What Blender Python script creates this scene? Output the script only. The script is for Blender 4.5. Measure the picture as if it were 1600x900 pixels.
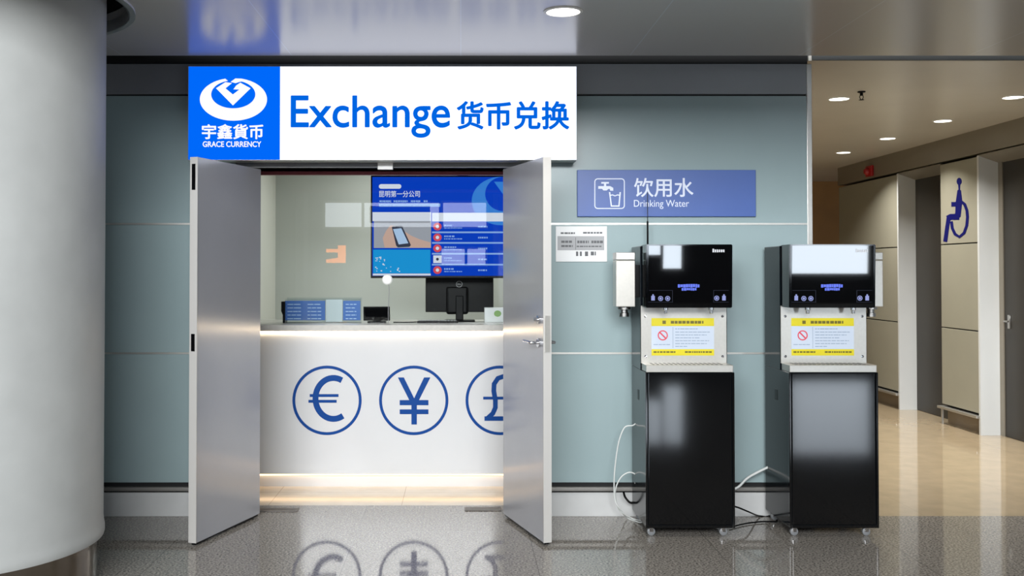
import bpy, bmesh, math, random
from math import pi, sin, cos, radians
from mathutils import Vector, Matrix

random.seed(4)
S = bpy.context.scene
COL = S.collection
for o in list(bpy.data.objects):
    bpy.data.objects.remove(o)

# ------------------------------------------------------------------ camera
F = 1590.0
PX, PY = 720.0, 397.0
PITCH = radians(1.0)
EYE = Vector((0, 0, 1.577))
cam_d = bpy.data.cameras.new('camera')
cam_d.sensor_fit = 'HORIZONTAL'
cam_d.sensor_width = 36.0
cam_d.lens = F / 1600 * 36
cam_d.shift_x = (800 - PX) / 1600
cam_d.shift_y = -(450 - PY) / 1600
cam_d.clip_start = 0.05
cam = bpy.data.objects.new('camera', cam_d)
cam.location = EYE
cam.rotation_euler = (pi / 2 + PITCH, 0, 0)
COL.objects.link(cam)
S.camera = cam

# ------------------------------------------------------------------ view, world, lights
S.view_settings.view_transform = 'Standard'
S.view_settings.look = 'None'
S.view_settings.exposure = 0.0
S.view_settings.gamma = 1.0
S.view_settings.use_curve_mapping = False
S.cycles.use_denoising = True
S.cycles.max_bounces = 10
S.cycles.sample_clamp_indirect = 6.0

W = bpy.data.worlds.new('world')
S.world = W
W.use_nodes = True
bg = W.node_tree.nodes['Background']
bg.inputs[0].default_value = (0.86, 0.93, 1.0, 1)
bg.inputs[1].default_value = 0.3


def area(name, loc, size, power, color, rot=(0, 0, 0), size_y=None, spread=pi):
    l = bpy.data.lights.new(name, 'AREA')
    l.energy = power
    l.color = color
    l.size = size
    l.spread = spread
    if size_y:
        l.shape = 'RECTANGLE'
        l.size_y = size_y
    o = bpy.data.objects.new(name, l)
    o.location = loc
    o.rotation_euler = rot
    COL.objects.link(o)
    return o


# daylight of the concourse skylight behind the photographer
area('concourse_skylight', (-2.0, -7.6, 5.4), 9.0, 1250, (0.96, 0.98, 1.0), (radians(84), 0, 0), 3.0, radians(110))
# light panel on the ceiling of the booth
area('booth_lamp', (0.2, 8.7, 2.66), 2.6, 36, (0.98, 1.0, 0.98), (0, 0, 0), 0.7)

WINDOW_GLOW = 12.0
CLERESTORY_GLOW = 4.5
SIGN_GLOW = 1.4
STRIP_GLOW = 16.0


# ------------------------------------------------------------------ pixel rays
def ray(x, y):
    u, v = (x - PX) / F, (PY - y) / F
    up = Vector((0, -sin(PITCH), cos(PITCH)))
    fw = Vector((0, cos(PITCH), sin(PITCH)))
    return Vector((1, 0, 0)) * u + up * v + fw


def onY(x, y, Y):
    d = ray(x, y)
    return EYE + d * (Y / d.y)


def onX(x, y, X):
    d = ray(x, y)
    return EYE + d * (X / d.x)


def onZ(x, y, Z):
    d = ray(x, y)
    return EYE + d * ((Z - EYE.z) / d.z)


def rect(x0, y0, x1, y1, Y):
    """pixel box on a frontal plane -> X0, X1, Z0, Z1"""
    a = onY(x0, y1, Y)
    b = onY(x1, y0, Y)
    return a.x, b.x, a.z, b.z


# ------------------------------------------------------------------ materials
def lin(c):
    return tuple((v / 255 / 12.92) if v / 255 <= 0.04045 else ((v / 255 + 0.055) / 1.055) ** 2.4 for v in c)


def mat(name, rgb, rough=0.5, metal=0.0, spec=0.5, coat=0.0, emit=None, glow=0.0, noise=0.0, scale=8.0, bump=0.0, aniso=0.0):
    m = bpy.data.materials.new(name)
    m.use_nodes = True
    nt = m.node_tree
    p = nt.nodes['Principled BSDF']
    c = lin(rgb)
    p.inputs['Base Color'].default_value = (*c, 1)
    p.inputs['Roughness'].default_value = rough
    p.inputs['Metallic'].default_value = metal
    p.inputs['Specular IOR Level'].default_value = spec
    p.inputs['Coat Weight'].default_value = coat
    p.inputs['Coat Roughness'].default_value = 0.03
    p.inputs['Anisotropic'].default_value = aniso
    if emit:
        p.inputs['Emission Color'].default_value = (*lin(emit), 1)
        p.inputs['Emission Strength'].default_value = glow
    if noise or bump:
        tc = nt.nodes.new('ShaderNodeTexCoord')
        n = nt.nodes.new('ShaderNodeTexNoise')
        n.inputs['Scale'].default_value = scale
        n.inputs['Detail'].default_value = 4
        nt.links.new(tc.outputs['Object'], n.inputs['Vector'])
        if noise:
            r = nt.nodes.new('ShaderNodeValToRGB')
            r.color_ramp.elements[0].position = 0.3
            r.color_ramp.elements[1].position = 0.7
            r.color_ramp.elements[0].color = (*[v * (1 - noise) for v in c], 1)
            r.color_ramp.elements[1].color = (*[min(1, v * (1 + noise)) for v in c], 1)
            nt.links.new(n.outputs['Fac'], r.inputs['Fac'])
            nt.links.new(r.outputs['Color'], p.inputs['Base Color'])
        if bump:
            b = nt.nodes.new('ShaderNodeBump')
            b.inputs['Strength'].default_value = bump
            b.inputs['Distance'].default_value = 0.003
            nt.links.new(n.outputs['Fac'], b.inputs['Height'])
            nt.links.new(b.outputs['Normal'], p.inputs['Normal'])
    return m


def glow(name, rgb, strength):
    m = bpy.data.materials.new(name)
    m.use_nodes = True
    nt = m.node_tree
    nt.nodes.clear()
    e = nt.nodes.new('ShaderNodeEmission')
    e.inputs[0].default_value = (*lin(rgb), 1)
    e.inputs[1].default_value = strength
    o = nt.nodes.new('ShaderNodeOutputMaterial')
    nt.links.new(e.outputs[0], o.inputs[0])
    return m


def clear_glass(name, tint=(0.97, 0.985, 0.98), ior=1.5):
    m = bpy.data.materials.new(name)
    m.use_nodes = True
    nt = m.node_tree
    nt.nodes.clear()
    t = nt.nodes.new('ShaderNodeBsdfTransparent')
    t.inputs[0].default_value = (*tint, 1)
    g = nt.nodes.new('ShaderNodeBsdfGlossy')
    g.inputs['Roughness'].default_value = 0.0
    fr = nt.nodes.new('ShaderNodeFresnel')
    fr.inputs[0].default_value = ior
    mx = nt.nodes.new('ShaderNodeMixShader')
    o = nt.nodes.new('ShaderNodeOutputMaterial')
    nt.links.new(fr.outputs[0], mx.inputs[0])
    nt.links.new(t.outputs[0], mx.inputs[1])
    nt.links.new(g.outputs[0], mx.inputs[2])
    nt.links.new(mx.outputs[0], o.inputs[0])
    return m


def tiled(name, rgb, rough, joint_rgb, sx, sy, ox, oy, jw, speck=0.0, speck_scale=160.0, spec=0.5, metal=0.0, var=0.0):
    """stone or metal sheets with thin joints on a grid in object space; sx or sy = 0 leaves that direction out"""
    m = mat(name, rgb, rough, metal, spec)
    nt = m.node_tree
    p = nt.nodes['Principled BSDF']
    N, L = nt.nodes.new, nt.links.new
    tc = N('ShaderNodeTexCoord')
    sep = N('ShaderNodeSeparateXYZ')
    L(tc.outputs['Object'], sep.inputs[0])
    masks = []
    for ch, s, off in (('X', sx, ox), ('Y', sy, oy)):
        if not s:
            continue
        a = N('ShaderNodeMath'); a.operation = 'SUBTRACT'; a.inputs[1].default_value = off
        L(sep.outputs[ch], a.inputs[0])
        b = N('ShaderNodeMath'); b.operation = 'PINGPONG'; b.inputs[1].default_value = s / 2
        L(a.outputs[0], b.inputs[0])
        c = N('ShaderNodeMath'); c.operation = 'LESS_THAN'; c.inputs[1].default_value = jw
        L(b.outputs[0], c.inputs[0])
        masks.append(c.outputs[0])
    col = lin(rgb)
    base = None
    if speck:
        n = N('ShaderNodeTexNoise'); n.inputs['Scale'].default_value = speck_scale; n.inputs['Detail'].default_value = 3
        L(tc.outputs['Object'], n.inputs['Vector'])
        r = N('ShaderNodeValToRGB')
        r.color_ramp.elements[0].position = 0.36
        r.color_ramp.elements[1].position = 0.64
        r.color_ramp.elements[0].color = (*[v * (1 - speck) for v in col], 1)
        r.color_ramp.elements[1].color = (*[min(1, v * (1 + speck)) for v in col], 1)
        L(n.outputs['Fac'], r.inputs['Fac'])
        base = r.outputs['Color']
    f = masks[0]
    if len(masks) == 2:
        x = N('ShaderNodeMath'); x.operation = 'MAXIMUM'
        L(masks[0], x.inputs[0]); L(masks[1], x.inputs[1])
        f = x.outputs[0]
    mx = N('ShaderNodeMix'); mx.data_type = 'RGBA'
    mx.inputs['A'].default_value = (*col, 1)
    mx.inputs['B'].default_value = (*lin(joint_rgb), 1)
    if base:
        L(base, mx.inputs['A'])
    L(f, mx.inputs['Factor'])
    L(mx.outputs['Result'], p.inputs['Base Color'])
    return m


M = dict(
    granite=tiled('grey_granite', (130, 125, 118), 0.055, (96, 92, 86), 1.04, 1.04, 0.41, 6.2, 0.0022, 0.6, 85.0, 0.42),
    beige_tile=tiled('beige_polished_tile', (170, 154, 128), 0.06, (158, 142, 116), 0.9, 0.9, 0.3, 0.2, 0.0015, 0.05, 6.0, 0.6),
    cream_tile=tiled('cream_polished_tile', (214, 203, 184), 0.12, (170, 158, 140), 0.9, 0.9, -0.4, 0.1, 0.002, 0.04, 6.0, 0.5),
    ceiling_sheet=tiled('grey_ceiling_sheet', (188, 184, 179), 0.22, (196, 196, 200), 1.05, 0, 0.0, 0, 0.003, 0, 1, 0.7, 0.1),
    corridor_sheet=mat('corridor_ceiling_sheet', (206, 202, 194), 0.3, 0.0, 0.6, noise=0.03, scale=2),
    ceiling_void=mat('dark_ceiling_void', (14, 14, 15), 0.9),
    column_paint=mat('off_white_column_paint', (166, 168, 166), 0.45, 0, 0.4, noise=0.05, scale=5.0, bump=0.05),
    steel=mat('brushed_steel', (176, 174, 170), 0.28, 1.0, noise=0.06, scale=60),
    foot_steel=mat('polished_column_foot_steel', (150, 140, 128), 0.14, 1.0),
    rail_steel=mat('dull_rail_steel', (128, 126, 122), 0.45, 0.5),
    hinge_steel=mat('worn_dark_steel', (92, 88, 84), 0.45, 0.3, noise=0.1, scale=40),
    bright_steel=mat('bright_stainless', (192, 189, 182), 0.3, 0.7, noise=0.03, scale=60),
    chrome=mat('chrome', (220, 220, 222), 0.1, 1.0),
    aluminium=mat('satin_aluminium', (190, 189, 184), 0.35, 0.8, noise=0.03, scale=30),
    door_metal=mat('grey_satin_door_paint', (168, 169, 174), 0.17, 0.25, 0.7, noise=0.02, scale=3.0),
    frame_metal=mat('dark_grey_frame_metal', (104, 106, 108), 0.5, 0.2, noise=0.03, scale=10),
    door_edge=mat('pale_door_edge', (196, 194, 190), 0.35, 0.3),
    panel_glass=mat('teal_grey_back_painted_glass', (142, 160, 162), 0.22, 0, 0.4, noise=0.03, scale=2.0),
    band_metal=mat('grey_metal_band', (134, 136, 140), 0.4, 0.3, noise=0.03, scale=3),
    slot_grey=mat('dark_grey_slot', (70, 72, 72), 0.6),
    wall_core=mat('dark_wall_core', (40, 42, 45), 0.7),
    black_gap=mat('black_shadow_gap', (12, 13, 15), 0.8),
    skirting=mat('grey_metal_skirting', (186, 187, 186), 0.4, 0.0, noise=0.03, scale=10),
    booth_wall=mat('pale_grey_green_wall', (182, 186, 180), 0.5, noise=0.02, scale=3),
    booth_white=mat('white_wall_paint', (214, 214, 206), 0.5, noise=0.02, scale=3),
    counter_white=mat('glossy_white_laminate', (202, 203, 204), 0.12, 0, 0.5, noise=0.015, scale=4),
    counter_top=mat('pale_stone_worktop', (188, 186, 180), 0.25, noise=0.05, scale=40),
    symbol_blue=mat('dark_blue_vinyl', (0, 60, 130), 0.5, 0, 0.15),
    black_gloss=mat('black_gloss_glass', (4, 4, 5), 0.02, 0, 0.6, coat=1.0),
    black_metal=mat('black_gloss_metal', (3, 4, 6), 0.06, 0, 0.75, noise=0.1, scale=4),
    navy_side=mat('dark_side_metal', (6, 12, 17), 0.12, 0, 0.2, noise=0.1, scale=4),
    black_plastic=mat('black_plastic', (4, 4, 5), 0.3, 0, 0.15),
    grey_plastic=mat('grey_plastic', (120, 122, 124), 0.4),
    white_plastic=mat('white_plastic', (225, 225, 222), 0.35),
    white_rubber=mat('white_hose', (205, 208, 205), 0.45),
    sign_blue=mat('blue_wall_sign', (62, 92, 160), 0.35, noise=0.02, scale=6),
    sign_edge=mat('dark_blue_sign_edge', (36, 58, 110), 0.4),
    sign_white=mat('pale_sign_lettering', (214, 222, 236), 0.4),
    paper=mat('white_paper', (214, 216, 216), 0.3),
    paper_grey=mat('grey_print', (148, 150, 152), 0.4),
    ink=mat('dark_print', (78, 80, 84), 0.5),
    label_yellow=mat('yellow_label_print', (204, 190, 18), 0.35),
    label_white=mat('pale_blue_label_paper', (188, 198, 212), 0.35),
    label_red=mat('red_label_print', (206, 60, 78), 0.4),
    label_pink=mat('pink_label_print', (240, 190, 200), 0.4),
    label_ink=mat('blue_grey_label_print', (140, 156, 176), 0.5),
    label_dark=mat('dark_label_print', (96, 88, 10), 0.5),
    restroom_panel=mat('olive_grey_panel', (150, 148, 134), 0.35, 0, 0.4, noise=0.04, scale=1.5),
    pilaster_metal=mat('pale_grey_metal_reveal', (206, 210, 212), 0.35, 0.05, noise=0.03, scale=2),
    header_metal=mat('bronze_grey_header_sheet', (138, 132, 120), 0.35, 0.3, noise=0.03, scale=2),
    restroom_door=mat('dark_grey_restroom_door', (44, 41, 37), 0.4, 0, 0.4, noise=0.05, scale=3),
    plinth=mat('brown_grey_plinth', (120, 106, 88), 0.35, noise=0.03, scale=4),
    amber=mat('amber_wood_wall', (168, 122, 62), 0.4, noise=0.1, scale=3),
    wheel_blue=mat('navy_pictogram', (10, 14, 88), 0.5, 0, 0.2),
    red_plastic=mat('red_alarm_plastic', (168, 20, 24), 0.35),
    red_strip=mat('dark_red_strip', (120, 44, 52), 0.5),
    blue_print=mat('blue_leaflet_print', (62, 108, 186), 0.4),
    pale_print=mat('pale_leaflet_print', (196, 216, 238), 0.4),
    green_print=mat('green_print', (120, 160, 84), 0.5),
    yellow_sign=mat('yellow_wayfinding_sign', (240, 180, 20), 0.4),
    rear_wall=mat('dark_rear_wall', (70, 72, 74), 0.6, noise=0.05, scale=1),
    clear=clear_glass('clear_glass'),
    acrylic=clear_glass('clear_acrylic', (0.93, 0.96, 0.97), 1.45),
    daylight=glow('daylit_window', (228, 240, 252), WINDOW_GLOW),
    clerestory=glow('daylit_clerestory_window', (236, 244, 255), CLERESTORY_GLOW),
    lamp=glow('downlight_glow', (255, 250, 238), 6.0),
    sign_face_white=glow('backlit_white', (232, 238, 255), SIGN_GLOW),
    sign_face_blue=glow('backlit_blue', (0, 105, 250), 1.0),
    sign_letter_blue=glow('backlit_letter_blue', (0, 102, 226), 1.0),
    sign_logo_white=glow('backlit_logo_white', (255, 255, 255), 1.0),
    strip_warm=glow('warm_led_strip', (255, 226, 184), STRIP_GLOW),
    strip_low=glow('warm_plinth_led_strip', (255, 214, 168), 3.2),
    scr_blue=glow('screen_blue', (10, 66, 200), 0.9),
    scr_row=glow('screen_row_blue', (16, 74, 208), 0.9),
    scr_light=glow('screen_light_blue', (60, 135, 225), 0.9),
    scr_white=glow('screen_white', (225, 232, 246), 0.9),
    scr_cyan=glow('screen_cyan', (30, 156, 226), 0.9),
    scr_deep=glow('screen_deep_blue', (24, 100, 200), 0.9),
    scr_grey=glow('screen_photo_grey', (168, 172, 182), 0.85),
    scr_tan=glow('screen_photo_tan', (188, 184, 180), 0.85),
    scr_skin=glow('screen_photo_skin', (212, 178, 164), 0.85),
    scr_dark=glow('screen_photo_dark', (62, 66, 84), 0.85),
    scr_phone=glow('screen_phone', (178, 206, 240), 0.9),
    scr_red=glow('screen_red', (222, 84, 96), 0.9),
    scr_text=glow('screen_pale_text', (140, 178, 238), 0.9),
    icon=glow('control_icon_glow', (170, 180, 240), 0.8),
    icon_blue=glow('control_text_glow', (110, 130, 245), 1.0),
    icon_dim=glow('control_bracket_glow', (70, 74, 90), 0.5),
    brand=mat('pale_brand_print', (190, 192, 196), 0.4),
)


# ------------------------------------------------------------------ mesh helpers
class MB:
    def __init__(s):
        s.bm = bmesh.new()

    def box(s, x0, x1, y0, y1, z0, z1, bev=0.0, seg=2):
        r = bmesh.ops.create_cube(s.bm, size=1.0)
        vs = r['verts']
        for v in vs:
            v.co = Vector((x0 + (v.co.x + .5) * (x1 - x0), y0 + (v.co.y + .5) * (y1 - y0), z0 + (v.co.z + .5) * (z1 - z0)))
        if bev:
            es = list({e for v in vs for e in v.link_edges})
            bmesh.ops.bevel(s.bm, geom=es, offset=bev, segments=seg, affect='EDGES', profile=0.5)
        return s

    def prism(s, pts, vec):
        """closed loop of 3-D points swept by a vector; outer face first"""
        vec = Vector(vec)
        a = [s.bm.verts.new(p) for p in pts]
        b = [s.bm.verts.new(Vector(p) + vec) for p in pts]
        n = len(pts)
        s.bm.faces.new(a)
        s.bm.faces.new(b[::-1])
        for i in range(n):
            j = (i + 1) % n
            s.bm.faces.new((a[j], a[i], b[i], b[j]))
        return s

    def ring(s, outer, inner, vec, closed=True):
        vec = Vector(vec)
        o = [s.bm.verts.new(p) for p in outer]
        i_ = [s.bm.verts.new(p) for p in inner]
        o2 = [s.bm.verts.new(Vector(p) + vec) for p in outer]
        i2 = [s.bm.verts.new(Vector(p) + vec) for p in inner]
        n = len(outer)
        for k in range(n if closed else n - 1):
            j = (k + 1) % n
            s.bm.faces.new((o[k], o[j], i_[j], i_[k]))
            s.bm.faces.new((o2[j], o2[k], i2[k], i2[j]))
            s.bm.faces.new((o[j], o[k], o2[k], o2[j]))
            s.bm.faces.new((i_[k], i_[j], i2[j], i2[k]))
        if not closed:
            s.bm.faces.new((o[0], i_[0], i2[0], o2[0]))
            s.bm.faces.new((i_[-1], o[-1], o2[-1], i2[-1]))
        return s

    def lathe(s, prof, center, axis='Z', seg=48):
        """profile of (radius, height) turned about an axis through center"""
        c = Vector(center)
        rows = []
        for r, h in prof:
            row = []
            for k in range(seg):
                a = 2 * pi * k / seg
                if axis == 'Z':
                    p = Vector((r * cos(a), r * sin(a), h))
                elif axis == 'Y':
                    p = Vector((r * cos(a), h, r * sin(a)))
                else:
                    p = Vector((h, r * cos(a), r * sin(a)))
                row.append(s.bm.verts.new(c + p))
            rows.append(row)
        for a, b in zip(rows, rows[1:]):
            for k in range(seg):
                j = (k + 1) % seg
                s.bm.faces.new((a[k], a[j], b[j], b[k]))
        if prof[0][0] > 1e-6:
            s.bm.faces.new(rows[0][::-1])
        if prof[-1][0] > 1e-6:
            s.bm.faces.new(rows[-1])
        return s

    def tube(s, pts, r, seg=10, smooth=6):
        pts = [Vector(p) for p in pts]
        if smooth > 1 and len(pts) > 2:
            q = []
            for i in range(len(pts) - 1):
                p0 = pts[max(i - 1, 0)]; p1 = pts[i]; p2 = pts[i + 1]; p3 = pts[min(i + 2, len(pts) - 1)]
                for k in range(smooth):
                    t = k / smooth
                    q.append(0.5 * ((2 * p1) + (p2 - p0) * t + (2 * p0 - 5 * p1 + 4 * p2 - p3) * t * t + (3 * p1 - p0 - 3 * p2 + p3) * t ** 3))
            q.append(pts[-1])
            pts = q
        rows = []
        up = Vector((0.13, 0.21, 0.97))
        for i, p in enumerate(pts):
            t = (pts[min(i + 1, len(pts) - 1)] - pts[max(i - 1, 0)]).normalized()
            a = t.cross(up)
            if a.length < 1e-3:
                a = t.cross(Vector((1, 0, 0)))
            a.normalize()
            b = t.cross(a).normalized()
            rows.append([s.bm.verts.new(p + a * r * cos(2 * pi * k / seg) + b * r * sin(2 * pi * k / seg)) for k in range(seg)])
        for A, B in zip(rows, rows[1:]):
            for k in range(seg):
                j = (k + 1) % seg
                s.bm.faces.new((A[k], A[j], B[j], B[k]))
        s.bm.faces.new(rows[0][::-1])
        s.bm.faces.new(rows[-1])
        return s

    def disc(s, cx, cz, rx, rz, Y, t=0.002, seg=40):
        return s.prism([(cx + rx * cos(2 * pi * k / seg), Y, cz + rz * sin(2 * pi * k / seg)) for k in range(seg)], (0, t, 0))

    def annulus(s, cx, cz, r0, r1, Y, t=0.002, seg=64):
        o = [(cx + r1 * cos(2 * pi * k / seg), Y, cz + r1 * sin(2 * pi * k / seg)) for k in range(seg)]
        i = [(cx + r0 * cos(2 * pi * k / seg), Y, cz + r0 * sin(2 * pi * k / seg)) for k in range(seg)]
        return s.ring(o, i, (0, t, 0))

    def build(s, name, m, parent=None, smooth=False, auto=False):
        bmesh.ops.recalc_face_normals(s.bm, faces=s.bm.faces)
        me = bpy.data.meshes.new(name)
        s.bm.to_mesh(me)
        s.bm.free()
        return place(name, me, m, parent, smooth)


def world_of(o):
    v = Vector((0, 0, 0))
    while o:
        v += o.location
        o = o.parent
    return v


def place(name, me, m, parent=None, smooth=False):
    me.name = name
    me.materials.clear()
    me.materials.append(m)
    if smooth:
        for p in me.polygons:
            p.use_smooth = True
        try:
            me.set_sharp_from_angle(angle=radians(40))
        except Exception:
            pass
    o = bpy.data.objects.new(name, me)
    COL.objects.link(o)
    if parent:
        o.parent = parent
        off = world_of(parent)
    else:
        xs = [v.co.x for v in me.vertices]; ys = [v.co.y for v in me.vertices]; zs = [v.co.z for v in me.vertices]
        off = Vector(((min(xs) + max(xs)) / 2, (min(ys) + max(ys)) / 2, min(zs)))
        if name in KEEP_ORIGIN:
            off = Vector((0, 0, 0))
        o.location = off
    me.transform(Matrix.Translation(-off))
    return o


KEEP_ORIGIN = ('floor', 'ceiling', 'booth_floor', 'corridor_floor')


def thing(name, label, cat, loc, group=None):
    o = bpy.data.objects.new(name, None)
    o.empty_display_size = 0.1
    COL.objects.link(o)
    o.location = loc
    return tag(o, label, cat, group)


def tag(o, label=None, cat=None, group=None, kind=None):
    if label: o['label'] = label
    if cat: o['category'] = cat
    if group: o['group'] = group
    if kind: o['kind'] = kind
    return o


def struct(o, label=None):
    o['kind'] = 'structure'
    if label: o['label'] = label
    return o


def copy_tree(o, delta=Vector((0, 0, 0)), parent=None):
    c = o.copy()
    COL.objects.link(c)
    c.parent = parent
    if parent is None:
        c.location = o.location + delta
    for ch in list(o.children):
        copy_tree(ch, delta, c)
    return c


def text_mesh(body, X0, X1, Z0, Z1, Y, t=0.002, bold=0.0):
    """lettering fitted into a box on a frontal plane, as a mesh in world space facing the viewer (-Y)"""
    cu = bpy.data.curves.new('lettering', 'FONT')
    cu.body = body
    cu.size = 1.0
    cu.extrude = 0.02
    o = bpy.data.objects.new('lettering', cu)
    COL.objects.link(o)
    dg = bpy.context.evaluated_depsgraph_get()
    me = bpy.data.meshes.new_from_object(o.evaluated_get(dg))
    bpy.data.objects.remove(o)
    xs = [v.co.x for v in me.vertices]; ys = [v.co.y for v in me.vertices]
    a, b, c, d = min(xs), max(xs), min(ys), max(ys)
    for v in me.vertices:
        v.co = Vector((X0 + (v.co.x - a) / (b - a) * (X1 - X0), Y - (v.co.z / 0.02) * t / 2, Z0 + (v.co.y - c) / (d - c) * (Z1 - Z0)))
    me.update()
    if bold:
        # heavier strokes: the same letters laid over each other a hair apart
        w = bold * (X1 - X0) / (b - a)
        bm = bmesh.new()
        bm.from_mesh(me)
        for i, (dx, dz) in enumerate(((-1, 0), (1, 0), (0, -1), (0, 1), (.7, .7), (-.7, .7), (.7, -.7), (-.7, -.7))):
            n0 = len(bm.verts)
            bm.from_mesh(me)
            bm.verts.ensure_lookup_table()
            for v in bm.verts[n0:]:
                v.co += Vector((dx * w, -0.00002 * (i + 1), dz * w))
        bm.to_mesh(me)
        bm.free()
    return me


def text(name, body, box, Y, m, parent, t=0.002, bold=0.0):
    return place(name, text_mesh(body, *box, Y, t, bold), m, parent)


def join_text(name, items, Y, m, parent, t=0.002):
    bm = bmesh.new()
    for body, box, bold in items:
        me = text_mesh(body, *box, Y, t, bold)
        bm.from_mesh(me)
        bpy.data.meshes.remove(me)
    me = bpy.data.meshes.new(name)
    bm.to_mesh(me)
    bm.free()
    return place(name, me, m, parent)


def stroke(pts, w):
    """outline polygon of a thick 2-D polyline"""
    L, R = [], []
    n = len(pts)
    for i, p in enumerate(pts):
        a = pts[max(i - 1, 0)]; b = pts[min(i + 1, n - 1)]
        d = Vector((b[0] - a[0], b[1] - a[1])).normalized()
        nrm = Vector((-d.y, d.x)) * w / 2
        L.append((p[0] + nrm.x, p[1] + nrm.y))
        R.append((p[0] - nrm.x, p[1] - nrm.y))
    return L + R[::-1]


def bars(mb, x0, x1, z, h, Y, t, rnd, word=0.012, gap=0.005):
    """a line of print too small to read: short dashes"""
    x = x0
    while x < x1 - 0.004:
        e = min(x1, x + word * rnd.uniform(0.6, 1.8))
        mb.box(x, e, Y, Y + t, z, z + h)
        x = e + gap * rnd.uniform(0.6, 1.3)


# ------------------------------------------------------------------ levels
WY = 6.6          # face of the front wall
WB = 6.9          # its back
CZ = 2.92         # concourse ceiling
CE = 6.3          # its edge before the front wall
CS = 3.6          # where it gives way to the high hall
TOPW = 3.12
KZ = 2.955        # corridor ceiling
XE = 2.27         # free end of the front wall
XR = 5.02         # restroom wall
DL, DR = -1.295, 0.274     # hinge lines of the leaves
JL, JR = -1.40, 0.375      # jambs behind them
LINT = 2.253

# ------------------------------------------------------------------ floors and ceilings
b = MB().box(-9, 10, -9, WY, -0.1, 0)
b.box(JL, JR, WY, WB, -0.1, 0)
struct(b.build('floor', M['granite']), 'grey speckled granite concourse floor')
struct(MB().box(XE, 10, WY, 15.6, -0.1, 0).build('corridor_floor', M['beige_tile']), 'glossy beige tiled floor of the restroom corridor')
struct(MB().box(-2.3, XE, WB, 9.6, -0.1, 0).build('booth_floor', M['cream_tile']), 'cream polished floor inside the exchange booth')

CC = (-2.52, 5.04)
CR = 0.716
HOLE = 0.83
bm = MB()
q = CE - CC[1]
x0, x1, y0, y1 = CC[0] - q, CC[0] + q, CC[1] - q, CC[1] + q
for (a, b_, c, d) in ((-9, 10, CS, y0), (-9, x0, y0, y1), (x1, 10, y0, y1)):
    bm.box(a, b_, c, d, CZ, CZ + 0.1)
outer, inner = [], []
for k in range(96):
    a = 2 * pi * k / 96
    s_ = q / max(abs(cos(a)), abs(sin(a)))
    outer.append((CC[0] + s_ * cos(a), CC[1] + s_ * sin(a), CZ))
    inner.append((CC[0] + HOLE * cos(a), CC[1] + HOLE * sin(a), CZ))
bm.ring(outer, inner, (0, 0, 0.1))
ceil = struct(bm.build('ceiling', M['ceiling_sheet']), 'grey glossy sheet ceiling of the concourse')
rg = MB()
n = 96
P = lambda r, z: [(CC[0] + r * cos(2 * pi * k / n), CC[1] + r * sin(2 * pi * k / n), z) for k in range(n)]
rg.ring(P(HOLE + 0.03, CZ - 0.006), P(HOLE - 0.004, CZ - 0.006), (0, 0, 0.006))
rg.ring(P(HOLE, CZ - 0.006), P(HOLE - 0.006, CZ - 0.006), (0, 0, 0.06))
o = rg.build('ceiling_ring', M['aluminium'], ceil, True)
v = MB()
v.ring(P(HOLE + 0.02, CZ + 0.102), P(HOLE + 0.01, CZ + 0.102), (0, 0, 0.3))
v.box(CC[0] - 1, CC[0] + 1, CC[1] - 1, CC[1] + 1, CZ + 0.4, CZ + 0.42)
v.build('ceiling_void', M['ceiling_void'], ceil)
struct(MB().box(XE, 10, WY + 0.021, 15.6, KZ, TOPW).build('corridor_ceiling', M['corridor_sheet']), 'beige grey glossy ceiling of the restroom corridor')
struct(MB().box(-9, 10, CE - 0.03, WB, TOPW, TOPW + 0.05).box(XE + 0.02, 10, WY + 0.001, WY + 0.02, KZ + 0.001, TOPW).build('trim_1', M['slot_grey']), 'recessed strip between the concourse ceiling and the corridor ceiling')

# ------------------------------------------------------------------ front wall
w = MB()
w.box(-4.2, JL, WY + 0.02, WB, 0, TOPW)
w.box(JR, XE - 0.01, WY + 0.02, WB, 0, TOPW)
w.box(JL, JR, WY + 0.02, WB, LINT, TOPW)
wall = struct(w.build('wall_front', M['wall_core']), 'front wall clad in teal grey glass panels')
Zs = [0.216, 1.05, 1.888, 2.726]
ends = [(-4.2, JL - .065), (JR + .065, XE - 0.02)]
for a, b_ in ends:
    for z0, z1 in zip(Zs, Zs[1:]):
        za, zb = z0 + (0.005 if z0 > 0.3 else 0), z1 - 0.005
        # over the sign the top panel runs on above the door head on both sides
        MB().box(a, b_, WY, WY + 0.02, za, zb, 0.0015, 1).build('glass_panel', M['panel_glass'], wall)
    for z in Zs[1:3]:
        MB().box(a, b_, WY - 0.004, WY + 0.02, z - 0.006, z + 0.006).build('joint_strip', M['aluminium'], wall)
MB().box(JL - .065, JR + .065, WY, WY + 0.02, LINT + 0.062, Zs[3] - 0.005).build('glass_panel', M['panel_glass'], wall)
MB().box(-4.2, XE - 0.02, WY - 0.002, WY + 0.02, 2.732, 2.93, 0.002, 1).build('metal_band', M['band_metal'], wall)
MB().box(-4.2, XE - 0.01, WY + 0.015, WY + 0.02, 2.93, TOPW).build('shadow_gap', M['black_gap'], wall)
MB().box(XE - 0.022, XE + 0.012, WY - 0.006, WB, 0.0, 2.93, 0.003).build('end_trim', M['aluminium'], wall)
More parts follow.
